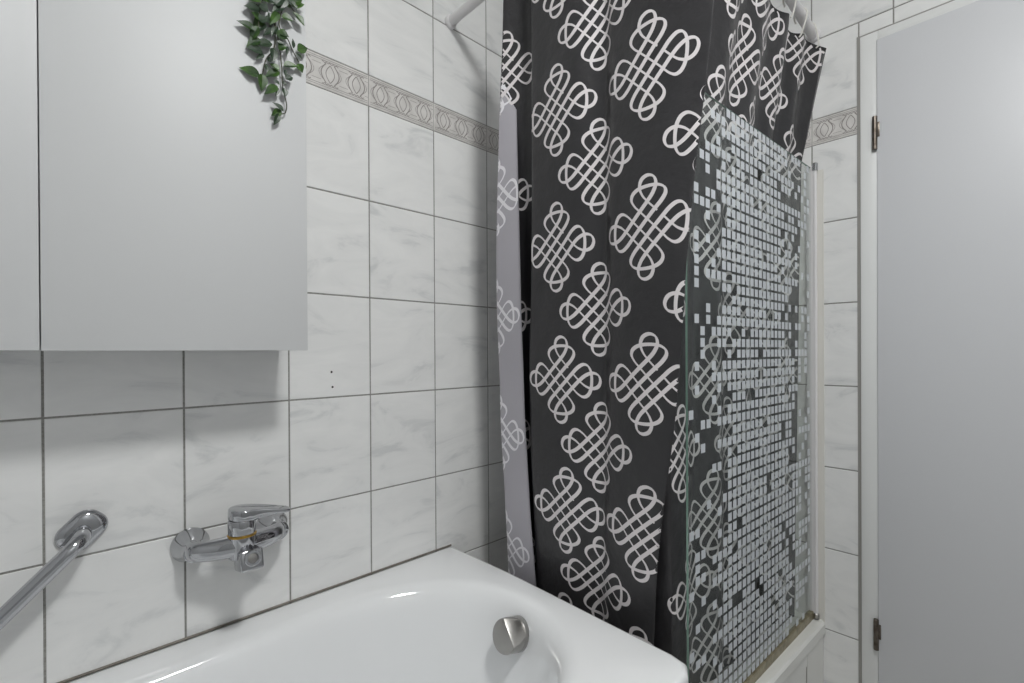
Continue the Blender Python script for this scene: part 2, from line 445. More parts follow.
# ------------------------------------------------------------------ bath mixer tap
tap = root('bath_mixer_tap', (.281, 0, -.275), 'chrome single-lever bath mixer on two round wall flanges above the tub rim', 'tap')
ES = ((.2085, -.2749), (.3605, -.2741))
for x, z in ES:
    mb = MB(); mb.lathe([(.0335, .0003), (.0335, .003), (.032, .006), (.025, .022), (.0215, .032), (.0195, .038), (.0195, .052), (.016, .054)], (x, 0, z), (0, -1, 0), 48)
    mb.build('escutcheon', 'chrome', tap)
mb = MB()
tz = -.272
arm = catmull([(.2035, -.043, tz), (.208, -.058, tz), (.225, -.070, tz), (.252, -.080, tz+.001), (.281, -.086, tz+.002), (.310, -.080, tz+.001), (.337, -.070, tz), (.354, -.058, tz), (.3585, -.043, tz)], 8)
nn = len(arm); rr = []
for i in range(nn):
    t = abs(i/(nn-1)*2-1)
    rr.append((.0145+.006*(1-t)**2, .0190+.004*(1-t)**2))
mb.tube(arm, rr, 24)
mb.lathe([(.021, -.024), (.0245, -.020), (.0255, .010), (.0250, .020)], (.281, -.084, tz), (0, 0, 1), 40)
mb.build('body', 'chrome', tap)
mb = MB(); mb.lathe([(.0235, 0), (.0258, .0008), (.0258, .0035), (.0235, .0045)], (.281, -.084, tz+.0195), (0, 0, 1), 40); mb.build('temperature_ring', 'brass', tap)
mb = MB()                                             # squared outlet block with the round diverter and hose port
mx = Matrix.Translation((.288, -.098, tz-.024)) @ Matrix.Rotation(math.radians(-14), 4, 'X')
mb.box((-.0205, -.030, -.0205), (.0205, .022, .018), bev=.004, seg=3, mx=mx)
mb.build('spout_block', 'chrome', tap)
mb = MB()
o = mx @ Vector((0, -.0302, .002)); ax = (mx.to_3x3() @ Vector((0, -1, 0)))
mb.lathe([(.0150, 0), (.0150, .005), (.0135, .0065), (.0095, .0065), (.0090, .001)], o, ax, 32)
p = mb.build('spout_ring', 'chrome', tap)
mb = MB(); mb.lathe([(.0088, 0), (.0088, .0022), (.004, .0030)], o, ax, 24); mb.build('aerator', 'satin', p)
mb = MB()                                             # cartridge cap and lever
mb.lathe([(.0235, .024), (.0245, .026), (.0248, .050), (.0235, .053)], (.281, -.084, tz), (0, 0, 1), 40)
mb.build('cartridge_cap', 'chrome', tap)
mb = MB()
bm = bmesh.new()
# plan outline of the lever: a round cap running out into a tapering grip
sec = []
for k in range(20):
    a = math.radians(50+260*k/19); sec.append((math.cos(a)*.0275, math.sin(a)*.0275))
sec += [(.038, -.018), (.060, -.0150), (.076, -.0130), (.083, -.007), (.083, .007), (.076, .0130), (.060, .0150), (.038, .018)]
zz = lambda x: .0745-.0015*((x+.0275)/.12)-.010*max(0, (x-.02)/.08)**1.4
tops = [bm.verts.new((x, y, zz(x))) for x, y in sec]
bots = [bm.verts.new((x, y, (.0535 if x < .026 else zz(x)-.0125+.006*max(0, (x-.026)/.07)))) for x, y in sec]
N = len(sec); bm.faces.new(tops); bm.faces.new(bots[::-1])
for k in range(N): bm.faces.new((tops[k], bots[k], bots[(k+1) % N], tops[(k+1) % N]))
bmesh.ops.recalc_face_normals(bm, faces=bm.faces[:])
bmesh.ops.bevel(bm, geom=[e for e in bm.edges if e.calc_face_angle(0) > .9], offset=.0028, segments=3, profile=.5, affect='EDGES')
mb.bm(bm, 0, True, Matrix.Translation((.281, -.084, tz)) @ Matrix.Rotation(math.radians(-17), 4, 'Z') @ Matrix.Rotation(math.radians(3), 4, 'Y'))
mb.build('lever', 'chrome', tap)

# ------------------------------------------------------------------ grab bar
gb = root('grab_bar', (.048, 0, -.2), 'chrome tubular grab bar slanting down to the left of the tap', 'grab bar')
d = Vector((-.083, 0, -.084)).normalized(); nrm = Vector((-d.z, 0, d.x))
P1 = Vector((.0481, 0, -.2040)); P2 = P1 + d*.29
def rounded(mb, c, ln, wd, h, r, slope):
    L = []
    for sx, sy, a0 in ((1, 1, 0), (-1, 1, 90), (-1, -1, 180), (1, -1, 270)):
        for k in range(9): a = math.radians(a0+90*k/8); L.append((sx*(ln-r)+r*math.cos(a), sy*(wd-r)+r*math.sin(a)))
    vs = []; prof = [(1, 0), (1, .003), (.95, .0055), (.84, h*.8), (.62, h), (.3, h+.001)]
    for s, q in prof: vs += [c + d*(x*s) + nrm*(y*s) + Vector((0, -q, 0)) for x, y in L]
    n = len(L)
    fs = [(i*n+k, i*n+(k+1) % n, (i+1)*n+(k+1) % n, (i+1)*n+k) for i in range(len(prof)-1) for k in range(n)]
    fs += [tuple(range(n))[::-1], tuple((len(prof)-1)*n+k for k in range(n))]
    mb.add(vs, fs, 0, True)
for p in (P1, P2):
    mb = MB(); rounded(mb, p+Vector((0, -.0004, 0)), .0365, .0275, .012, .0235, 0); mb.build('flange', 'chrome', gb, sharp=40)
u = Vector((0, -1, 0)); R = .0125
path = [P1+u*.006, P1+u*.026]+[P1+u*(.026+.030*math.sin(a))+d*(.030*(1-math.cos(a))) for a in [PI/2*k/8 for k in range(1, 9)]]
path += [P2+u*.056-d*.030]+[P2+u*(.026+.030*math.cos(a))-d*(.030*(1-math.sin(a))) for a in [PI/2*k/8 for k in range(1, 9)]]+[P2+u*.006]
mid = []
for a, b in zip(path, path[1:]):
    k = max(1, int((b-a).length/.02)); mid += [a.lerp(b, i/k) for i in range(k)]
mid.append(path[-1])
mb = MB(); mb.tube(mid, R, 28); mb.build('bar', 'chrome', gb)

# ------------------------------------------------------------------ shower tray
tan3 = math.tan(math.radians(3.2))
TZ = -.723
tray = root('shower_tray', (1.3, -.36, FLOOR), 'white raised shower tray in the corner below the glass screen', 'shower tray')
mb = MB()
fy = lambda x: -.748+tan3*(XR-x)
outer = [(.867, -.0025), (XR-.0025, -.0025), (XR-.0025, fy(XR)), (.867, fy(.867))]
inner = lambda e, f=.05: [(.867+.05+e, -.045-e), (XR-.045-e, -.045-e), (XR-.045-e, fy(XR)+.07+e), (.867+.05+e, fy(.867)+.07+e)]
def rl(P, r, k=6):
    out = []
    for i, p in enumerate(P):
        a, b, c = Vector(P[i-1]), Vector(p), Vector(P[(i+1) % len(P)])
        t1 = (a-b).normalized()*r; t2 = (c-b).normalized()*r
        for j in range(k+1):
            t = j/k; out.append(((b+t1)*(1-t)**2+b*2*t*(1-t)+(b+t2)*t*t))
    return out
Ls = [(rl(outer, .006), TZ-.036), (rl(outer, .006), TZ-.008), (rl([(x+(.004 if x < 1 else -.001), y+(.005 if y < -.3 else -.001)) for x, y in outer], .008), TZ),
      (rl(inner(0), .03), TZ), (rl(inner(.010), .03), TZ-.006), (rl(inner(.018), .04), TZ-.05), (rl(inner(.03), .05), TZ-.13), (rl(inner(.08), .05), TZ-.14), (rl(inner(.25), .02), TZ-.146)]
n = len(Ls[0][0])
mb.add([(p.x, p.y, z) for L, z in Ls for p in L], [(i*n+k, i*n+(k+1) % n, (i+1)*n+(k+1) % n, (i+1)*n+k) for i in range(len(Ls)-1) for k in range(n)]+[tuple((len(Ls)-1)*n+k for k in range(n))], 0, True)
mb.build('tray_basin', 'acrylic', tray, sharp=28)
# front panel, set a little behind the rim, with the thin service slot of its access hatch
mb = MB()
def panel(x0, x1, z0, z1, off=.006, th=.016):
    vs = [(x, fy(x)+off+t, z) for t in (0, th) for x, z in ((x0, z0), (x1, z0), (x1, z1), (x0, z1))]
    mb.add(vs, [(0, 1, 2, 3), (7, 6, 5, 4), (0, 4, 5, 1), (1, 5, 6, 2), (2, 6, 7, 3), (3, 7, 4, 0)])
SX = 1.575
panel(.868, SX-.0012, FLOOR, TZ-.035); panel(SX+.0012, XR-.004, FLOOR, TZ-.035)
mb.build('front_panel', 'acrylic', tray)
mb = MB(); vs = []
for t in (-.0006, .010): vs += [(x, fy(x)+.006+t, z) for x, z in ((SX-.0075, FLOOR), (SX-.0030, FLOOR), (SX-.0030, TZ-.080), (SX-.0075, TZ-.080))]
mb.add(vs, [(0, 1, 2, 3), (7, 6, 5, 4), (0, 4, 5, 1), (1, 5, 6, 2), (2, 6, 7, 3), (3, 7, 4, 0)]); mb.build('hatch_gap', 'silicone_dark', tray)
mb = MB(); mb.lathe([(.045, 0), (.045, .003), (.02, .005)], (1.29, -.36, TZ-.146), (0, 0, 1), 32); mb.build('drain_cover', 'satin', tray)

# ------------------------------------------------------------------ glass screen
GA = math.radians(3.0)
gdir = Vector((-math.cos(GA), math.sin(GA), 0)); gn = Vector((-math.sin(GA), -math.cos(GA), 0))     # along the pane away from the wall; out to the room
G0 = Vector((XR, -.716, 0)); GT, GB, GW = .672, -.712, .757
gp = lambda dd, z, o=0: G0 + gdir*dd + gn*o + Vector((0, 0, z))
scr = root('shower_screen', (XR, -.716, TZ), 'clear glass shower screen printed with small frosted mosaic squares', 'shower screen')
mb = MB()
def slab(d0, d1, z0, z1, o0, o1, m=0):
    vs = [gp(dd, z, o) for o in (o0, o1) for dd, z in ((d0, z0), (d1, z0), (d1, z1), (d0, z1))]
    mb.add(vs, [(0, 1, 2, 3), (7, 6, 5, 4), (0, 4, 5, 1), (1, 5, 6, 2), (2, 6, 7, 3), (3, 7, 4, 0)], m)
vs = [gp(dd, z, o) for o in (0, -.005) for dd, z in ((.006, GB), (GW, GB), (GW, GT), (.006, GT))]
mb.add(vs, [(0, 1, 2, 3), (7, 6, 5, 4)], 0); mb.add(vs, [(0, 4, 5, 1), (1, 5, 6, 2), (2, 6, 7, 3), (3, 7, 4, 0)], 1)
mb.build('glass_pane', ['glass', 'glass_edge'], scr)
# frosted squares, 20 mm at 25 mm centres: dense in the middle, thinning out to both upright edges
mb = MB(); mb.fix = False
pr_ = random.Random(5)
for k in range(-1, 29):
    dd = .745-.02506*k
    if dd > GW-.011 or dd < .012: continue
    dens = {-1: .0, 0: .12, 1: .34, 2: .34, 3: .30, 4: .36, 5: .52, 6: .62, 7: .76, 8: .88}.get(k, .95)
    if k >= 19: dens = {19: .92, 20: .90, 21: .84, 22: .72, 23: .56, 24: .46, 25: .42, 26: .38, 27: .33, 28: .5}[k]
    j = -36
    for j in range(-37, 19):
        z = .2027+.0254*j
        if z < GB+.018 or z > GT-.012: continue
        dn = dens
        if k >= 20: dn *= .9
        if z > GT-.05 and k < 4: dn = 0
        if pr_.random() > dn: continue
        s = .0093
        mb.add([gp(dd+s, z-s*1.04, .0004), gp(dd-s, z-s*1.04, .0004), gp(dd-s, z+s*1.04, .0004), gp(dd+s, z+s*1.04, .0004)], [(0, 1, 2, 3)])
mb.build('mosaic_print', 'mosaic', scr)
mb = MB(); slab(.002, GW-.002, GB-.011, GB+.012, .004, -.009); mb.build('bottom_seal', 'seal', scr)
mb = MB(); slab(-.0005, .0165, GB-.008, GT+.004, .0085, -.0125)
mb.tube([gp(.012, GB-.006, .010), gp(.012, GT+.003, .010)], .0055, 14)
mb.build('wall_profile', 'white_metal', scr)
mb = MB(); mb.lathe([(.0065, 0), (.0082, .001), (.0082, .022), (.0065, .024)], gp(.012, GT-.012, .010), (0, 0, 1), 20)
mb.build('pivot_cap', 'chrome', scr)
mb = MB(); mb.lathe([(.0065, 0), (.0082, .001), (.0082, .014), (.0065, .016)], gp(.012, GB-.008, .010), (0, 0, 1), 20)
mb.build('pivot_foot', 'satin', scr)
mb = MB(); slab(-.0005, .003, TZ-.02, GT-.01, .030, .0086); struct(mb.build('trim_3', 'white_plastic'))

# ------------------------------------------------------------------ curtain rod and hooks
RX, RY, RZ = .858, -.722, 1.079
rod = root('curtain_rod', (RX, 0, RZ), 'white right-angled shower curtain rod fixed to both tiled walls', 'curtain rod')
bend = [(RX+.12*(1-math.cos(a)), RY+.12*(1-math.sin(a)), RZ) for a in [PI/2*k/10 for k in range(11)]]
mb = MB(); mb.tube([(RX, -.002, RZ), (RX, -.2, RZ), (RX, -.4, RZ)]+bend+[(1.2, RY, RZ), (1.5, RY, RZ), (XR-.002, RY, RZ)], .0135, 22); mb.build('tube', 'white_metal', rod)
mb = MB(); mb.lathe([(.0185, .0003), (.0185, .010), (.0160, .013)], (RX, 0, RZ), (0, -1, 0), 30); mb.build('flange', 'white_metal', rod)
mb = MB(); mb.lathe([(.0185, .0003), (.0185, .010), (.0160, .013)], (XR, RY, RZ), (-1, 0, 0), 30); mb.build('flange', 'white_metal', rod)
# ---- the fall of the curtain
# levels of height and, for every column down the cloth, where it hangs at those levels
CLZ=[1.04,.86,.68,.35,0,-.3,-.5,-.72]
XM=[.868,.872,.877,.888,.902,.916,.930,.938]
CMAIN=[([.022,.020,.006,-.013,-.016,-.016,-.016,-.016],[-.2440,-.2463,-.2566,-.2726,-.2742,-.2801,-.2876,-.293]),
(-.010,[-.2357,-.2224,-.2041,-.1791,-.1734,-.1771,-.1743,-.172]),
(.020,[-.290,-.285,-.279,-.262,-.241,-.240,-.236,-.234]),
(.022,[-.352,-.347,-.341,-.326,-.304,-.303,-.298,-.295]),
(.013,[-.356,-.351,-.345,-.330,-.308,-.307,-.302,-.299]),
(-.006,[-.3320,-.3270,-.3210,-.3070,-.2845,-.2830,-.2770,-.275]),
(-.010,[-.3609,-.3559,-.35,-.3356,-.3153,-.3113,-.3031,-.30]),
(-.008,[-.461,-.4566,-.4514,-.4404,-.4268,-.4088,-.3914,-.38]),
(.015,[-.532,-.5282,-.5236,-.5138,-.4991,-.4799,-.4648,-.455]),
(-.002,[-.5658,-.5621,-.5576,-.5483,-.5342,-.5155,-.5014,-.49]),
(-.012,[-.6669,-.6638,-.6601,-.649,-.6194,-.5837,-.5643,-.55]),
(0,[-.7807,-.7783,-.7634,-.7175,-.6822,-.6355,-.6152,-.60])]
# second run, behind the glass: (X at top, X at bottom, wave)
CSIDE=[(.905,.955,0),(.905,.955,0),(.942,.957,.014),(1.0,1.0,.012),(1.085,1.075,.03),(1.165,1.15,.010),(1.245,1.225,.032),(1.325,1.30,.010),(1.405,1.375,.030),
(1.475,1.44,.008),(1.545,1.50,.034),(1.60,1.545,.008),(1.650,1.58,.014),(1.703,1.61,-.030)]
def _lerp(z,row):
    for i in range(len(CLZ)-1):
        if z>=CLZ[i+1] or i==len(CLZ)-2:
            t=(CLZ[i]-z)/(CLZ[i]-CLZ[i+1])
            a,b=row[i],row[i+1]
            m0=(row[i+1]-row[i-1])/(CLZ[i-1]-CLZ[i+1])*(CLZ[i]-CLZ[i+1]) if i>0 else b-a
            m1=(row[i+2]-row[i])/(CLZ[i]-CLZ[i+2])*(CLZ[i]-CLZ[i+1]) if i+2<len(CLZ) else b-a
            t2,t3=t*t,t*t*t
            return (2*t3-3*t2+1)*a+(t3-2*t2+t)*m0+(-2*t3+3*t2)*b+(t3-t2)*m1
def side_y(X,z,w):
    g=-.716+.0524*(1.7188-X)                       # the glass
    inner=g+.020+max(0,w)*.9
    rod=-.722-.010*(X-.9)+w*.9
    t=min(1,max(0,(z-.69)/.33))
    return inner*(1-t)+rod*t
def columns(z):
    xm=_lerp(z,XM); P=[]
    for dx,ys in CMAIN: P.append((xm+(_lerp(z,dx) if isinstance(dx,list) else dx),_lerp(z,ys)))
    t=(1.04-z)/1.76
    for k,(a,b,w) in enumerate(CSIDE):
        X=a+(b-a)*t; y=side_y(X,z,w)
        if k==0: X=xm+.010; y=P[-1][1]+.055        # a tuck hidden behind the corner
        if k==1: X=xm+.026; y=P[-1][1]-.004
        P.append((X,y))
    return P
_p=columns(.3); CS=[0]
for _a,_b in zip(_p,_p[1:]): CS.append(CS[-1]+math.dist(_a,_b))
def cloth(s,z,cache={}):
    k=round(z,5)
    P=cache.get(k)
    if P is None: P=cache[k]=columns(z)
    n=len(P)
    i=0
    while i<n-2 and s>CS[i+1]: i+=1
    t=(s-CS[i])/(CS[i+1]-CS[i]); h=CS[i+1]-CS[i]
    out=[]
    for c in (0,1):
        a,b=P[i][c],P[i+1][c]
        m0=(P[i+1][c]-P[i-1][c])/(CS[i+1]-CS[i-1])*h if i>0 else b-a
        m1=(P[i+2][c]-P[i][c])/(CS[i+2]-CS[i])*h if i+2<n else b-a
        # keep sharp turns from overshooting
        d=abs(b-a)*1.6+.004
        m0=max(-d,min(d,m0)); m1=max(-d,min(d,m1))
        t2,t3=t*t,t*t*t
        out.append((2*t3-3*t2+1)*a+(t3-2*t2+t)*m0+(-2*t3+3*t2)*b+(t3-t2)*m1)
    q=.0016*math.sin(9*s+14*z+1.3*math.sin(7*z))+.0011*math.sin(31*s-11*z)+.0016*math.sin(5*z+17*s)
    zz=z
    if z>1.0: zz=z-(z-1.0)*.0
    return (out[0]+q,out[1]+q*.6,zz)
# ------------------------------------------------------------------ shower curtain
cur = root('shower_curtain', (.9, -.5, 1.0), 'charcoal shower curtain with pale knot pattern hanging between bath and glass screen', 'shower curtain')
def cl(s, z): return Vector(cloth(s, z))
def cl_n(s, z):
    a = cl(min(s+.003, SM), z)-cl(max(s-.003, 0), z); b = cl(s, z+.003)-cl(s, z-.003)
    n = a.cross(b); n.normalize()
    return n           # which way the printed face looks
SM = CS[-1]
def top_z(s): return 1.035 + .006*math.cos(s*2*PI/.125) - (.012*max(0, (s-1.50)/.07) if s > 1.50 else 0)
BOT = -.690
# columns of the weave: closer together where the cloth folds
us = sorted(set([round(SM*i/190, 4) for i in range(191)] + [round(.67+.22*i/150, 4) for i in range(151)] + [round(.05+.33*i/90, 4) for i in range(91)]))
NZ = 84
def sheet(off, flip):
    vs = []; nu = len(us)
    for j in range(NZ+1):
        for s in us:
            z = BOT+(top_z(s)-BOT)*j/NZ
            vs.append(cl(s, z)+cl_n(s, z)*off)
    fs = [(j*nu+i, j*nu+i+1, (j+1)*nu+i+1, (j+1)*nu+i) for j in range(NZ) for i in range(nu-1)]
    if flip: fs = [f[::-1] for f in fs]
    return vs, fs, nu
mb = MB(); mb.fix = False
v1, f1, nu = sheet(.0003, False); v2, f2, _ = sheet(-.0003, True)
mb.add(v1, f1, 0, True); mb.add(v2, f2, 1, True)
T = len(v1)
edge = []
for i in range(nu-1):
    edge += [(i, i+1, T+i+1, T+i), (NZ*nu+i+1, NZ*nu+i, T+NZ*nu+i, T+NZ*nu+i+1)]
for j in range(NZ):
    edge += [((j+1)*nu, j*nu, T+j*nu, T+(j+1)*nu), (j*nu+nu-1, (j+1)*nu+nu-1, T+(j+1)*nu+nu-1, T+j*nu+nu-1)]
o = len(mb.v)-2*T
for f in edge: mb.f.append(tuple(k+o for k in f)); mb.m.append(0); mb.s.append(False)

# the knot: four looped lobes round a 3 x 3 lattice, drawn with a broad nib
def knot_strokes():
    out = []
    for k in range(4):
        c, s = (1, 0, -1, 0)[k], (0, -1, 0, 1)[k]
        rot = lambda p: Vector((p[0]*c-p[1]*s, p[0]*s+p[1]*c, 0))
        a = [(-.25, .25), (-.125, .375), (0, .5), (.115, .64), (.175, .80), (.13, .945), (0, 1.0), (-.13, .945), (-.175, .80), (-.115, .64), (0, .5), (.125, .375), (.25, .25)]
        if k == 0: a = a[:-1]+[(.215, .285)]
        if k == 1: a = [(-.18, .32)]+a[1:]
        b = [(-.083, .083), (.04, .207), (.167, .333), (.29, .455), (.365, .585), (.335, .70), (.20, .775), (0, .795), (-.20, .775), (-.335, .70), (-.365, .585), (-.29, .455), (-.167, .333), (-.04, .207), (.083, .083)]
        out += [catmull([rot(p) for p in a], 8), catmull([rot(p) for p in b], 8)]
    return out
KN = knot_strokes()
NIB = Vector((-1, 1, 0)).normalized()
def run(z, memo={}):
    # true length along the folds at height z, so that the print keeps its proportions
    k = round(z, 3)
    if k not in memo:
        d = [0]; q = [cl(SM*i/700, k) for i in range(701)]
        for a, b in zip(q, q[1:]): d.append(d[-1]+Vector((b.x-a.x, b.y-a.y)).length)
        memo[k] = d
    return memo[k]
def shift(s0, d, z):
    t = run(z); f = s0/SM*700; i = min(699, max(0, int(f))); want = t[i]+(t[i+1]-t[i])*(f-i)+d
    if want <= 0: return -.01
    if want >= t[-1]: return SM+.01
    i = bisect.bisect_right(t, want)-1
    return SM*(i+(want-t[i])/max(1e-9, t[i+1]-t[i]))/700
def knot(s0, z0, a, c, sides, tilt=0.0):
    zr = max(BOT, min(1.03, z0))
    for P in KN:
        rows = []
        for i, p in enumerate(P):
            t = (P[min(i+1, len(P)-1)]-P[max(i-1, 0)]).normalized(); q = Vector((-t.y, t.x, 0))
            w = .036+.052*abs(t.x*NIB.y-t.y*NIB.x)**1.3
            row = []
            for e in (-1, 1):
                g = p+q*(w/2*e); s = shift(s0, g.x*a, zr); z = z0+g.y*c
                row.append((s, z))
            rows.append(row)
        for off, m in sides:
            seg = []
            def flush(seg):
                if len(seg) < 2: return
                vs = []
                for row in seg:
                    for s, z in row: vs.append(cl(s, z)+cl_n(s, z)*off)
                fs = [(2*i, 2*i+2, 2*i+3, 2*i+1) for i in range(len(seg)-1)]
                if off > 0: fs = [f[::-1] for f in fs]
                mb.add(vs, fs, m, True)
            for row in rows:
                if all(.001 < s < SM-.001 and BOT+.002 < z < top_z(s)-.004 for s, z in row): seg.append(row)
                else: flush(seg); seg = []
            flush(seg)
SIDES = ((.0008, 2), (-.0008, 3))
PZ = .3165
# columns of knots: place along the cloth at mid height, drift towards the hem, which of the two staggered rows
COL = [(.118, 0, 1), (.374, .034, 0), (.484, .016, 1), (.623, .036, 0), (.742, .171, 1), (1.020, -.012, 0), (1.128, -.015, 1), (1.225, 0, 0), (1.340, 0, 1), (1.484, -.01, 0)]
for s0, drift, row in COL:
    for k in range(-4, 4):
        z0 = (.357 if row == 0 else .203)+PZ*k
        if BOT-.1 < z0 < 1.14: knot(s0+drift*max(0, min(1, (.3-z0)/.6)), z0, .101, .103, SIDES)
mb.build('printed_cloth', ['cloth', 'cloth_back', 'print', 'print_back'], cur, sharp=0)

# hooks at the wall end of the rod
def hook_mesh(mb, x, y, zt):
    mb.tube(catmull([(x, y-.004, zt), (x+.003, y-.010, zt+.012), (x+.001, RY-.016, RZ-.004), (x, RY-.012, RZ+.012), (x, RY, RZ+.0185), (x, RY+.013, RZ+.012), (x, RY+.0165, RZ-.002), (x-.002, RY+.012, RZ-.020)], 6), .0024, 8)
for lab, s in (('white curtain hook third from the door wall', 1.345), ('white curtain hook second from the door wall', 1.447), ('white curtain hook nearest the door wall', 1.532)):
    p = cl(s, top_z(s)-.012)
    h = MB(); hook_mesh(h, p.x, p.y, p.z)
    tag(h.build('curtain_hook', 'white_plastic'), lab, 'hook', 'hooks holding up the shower curtain')

# ------------------------------------------------------------------ trailing plant on the cabinet
pl = root('trailing_plant', (.30, -.08, CZ1), 'leafy green trailing plant hanging over the cabinet front', 'plant')
mb = MB(); mb.lathe([(.034, 0), (.036, .002), (.046, .07), (.047, .078), (.043, .078), (.042, .070)], (.30, -.08, CZ1), (0, 0, 1), 32); mb.build('pot', 'pot', pl)
mb = MB(); mb.lathe([(.0415, .0), (.0415, .068), (.01, .072)], (.30, -.08, CZ1+.0), (0, 0, 1), 24); mb.build('soil', 'soil', pl)
lr_ = random.Random(3)
def leaf(mb, base, d, ln, wd, nrm, m):
    """a pointed oval blade, folded a little along its midrib and drooping at the tip"""
    d = Vector(d).normalized(); nrm = Vector(nrm); sd = d.cross(nrm).normalized(); up = sd.cross(d).normalized()
    vs = []; K = 9
    for i in range(K+1):
        t = i/K; w = wd*math.sin(PI*min(1, t**.78))*(1-.12*t) if 0 < i < K else 0.0004
        c = Vector(base)+d*(ln*t)-up*(ln*.16*t*t)
        for e in (-1, -.5, 0, .5, 1): vs.append(c+sd*(w*e)+up*(abs(e)*w*.34))
    mb.add(vs, [(i*5+k, i*5+k+1, i*5+k+6, i*5+k+5) for i in range(K) for k in range(4)], m, True)
def px(u, v, Y):  # where the vines hang, read off the photograph as (x, z) on the cabinet front
    return Vector((u, Y, v))
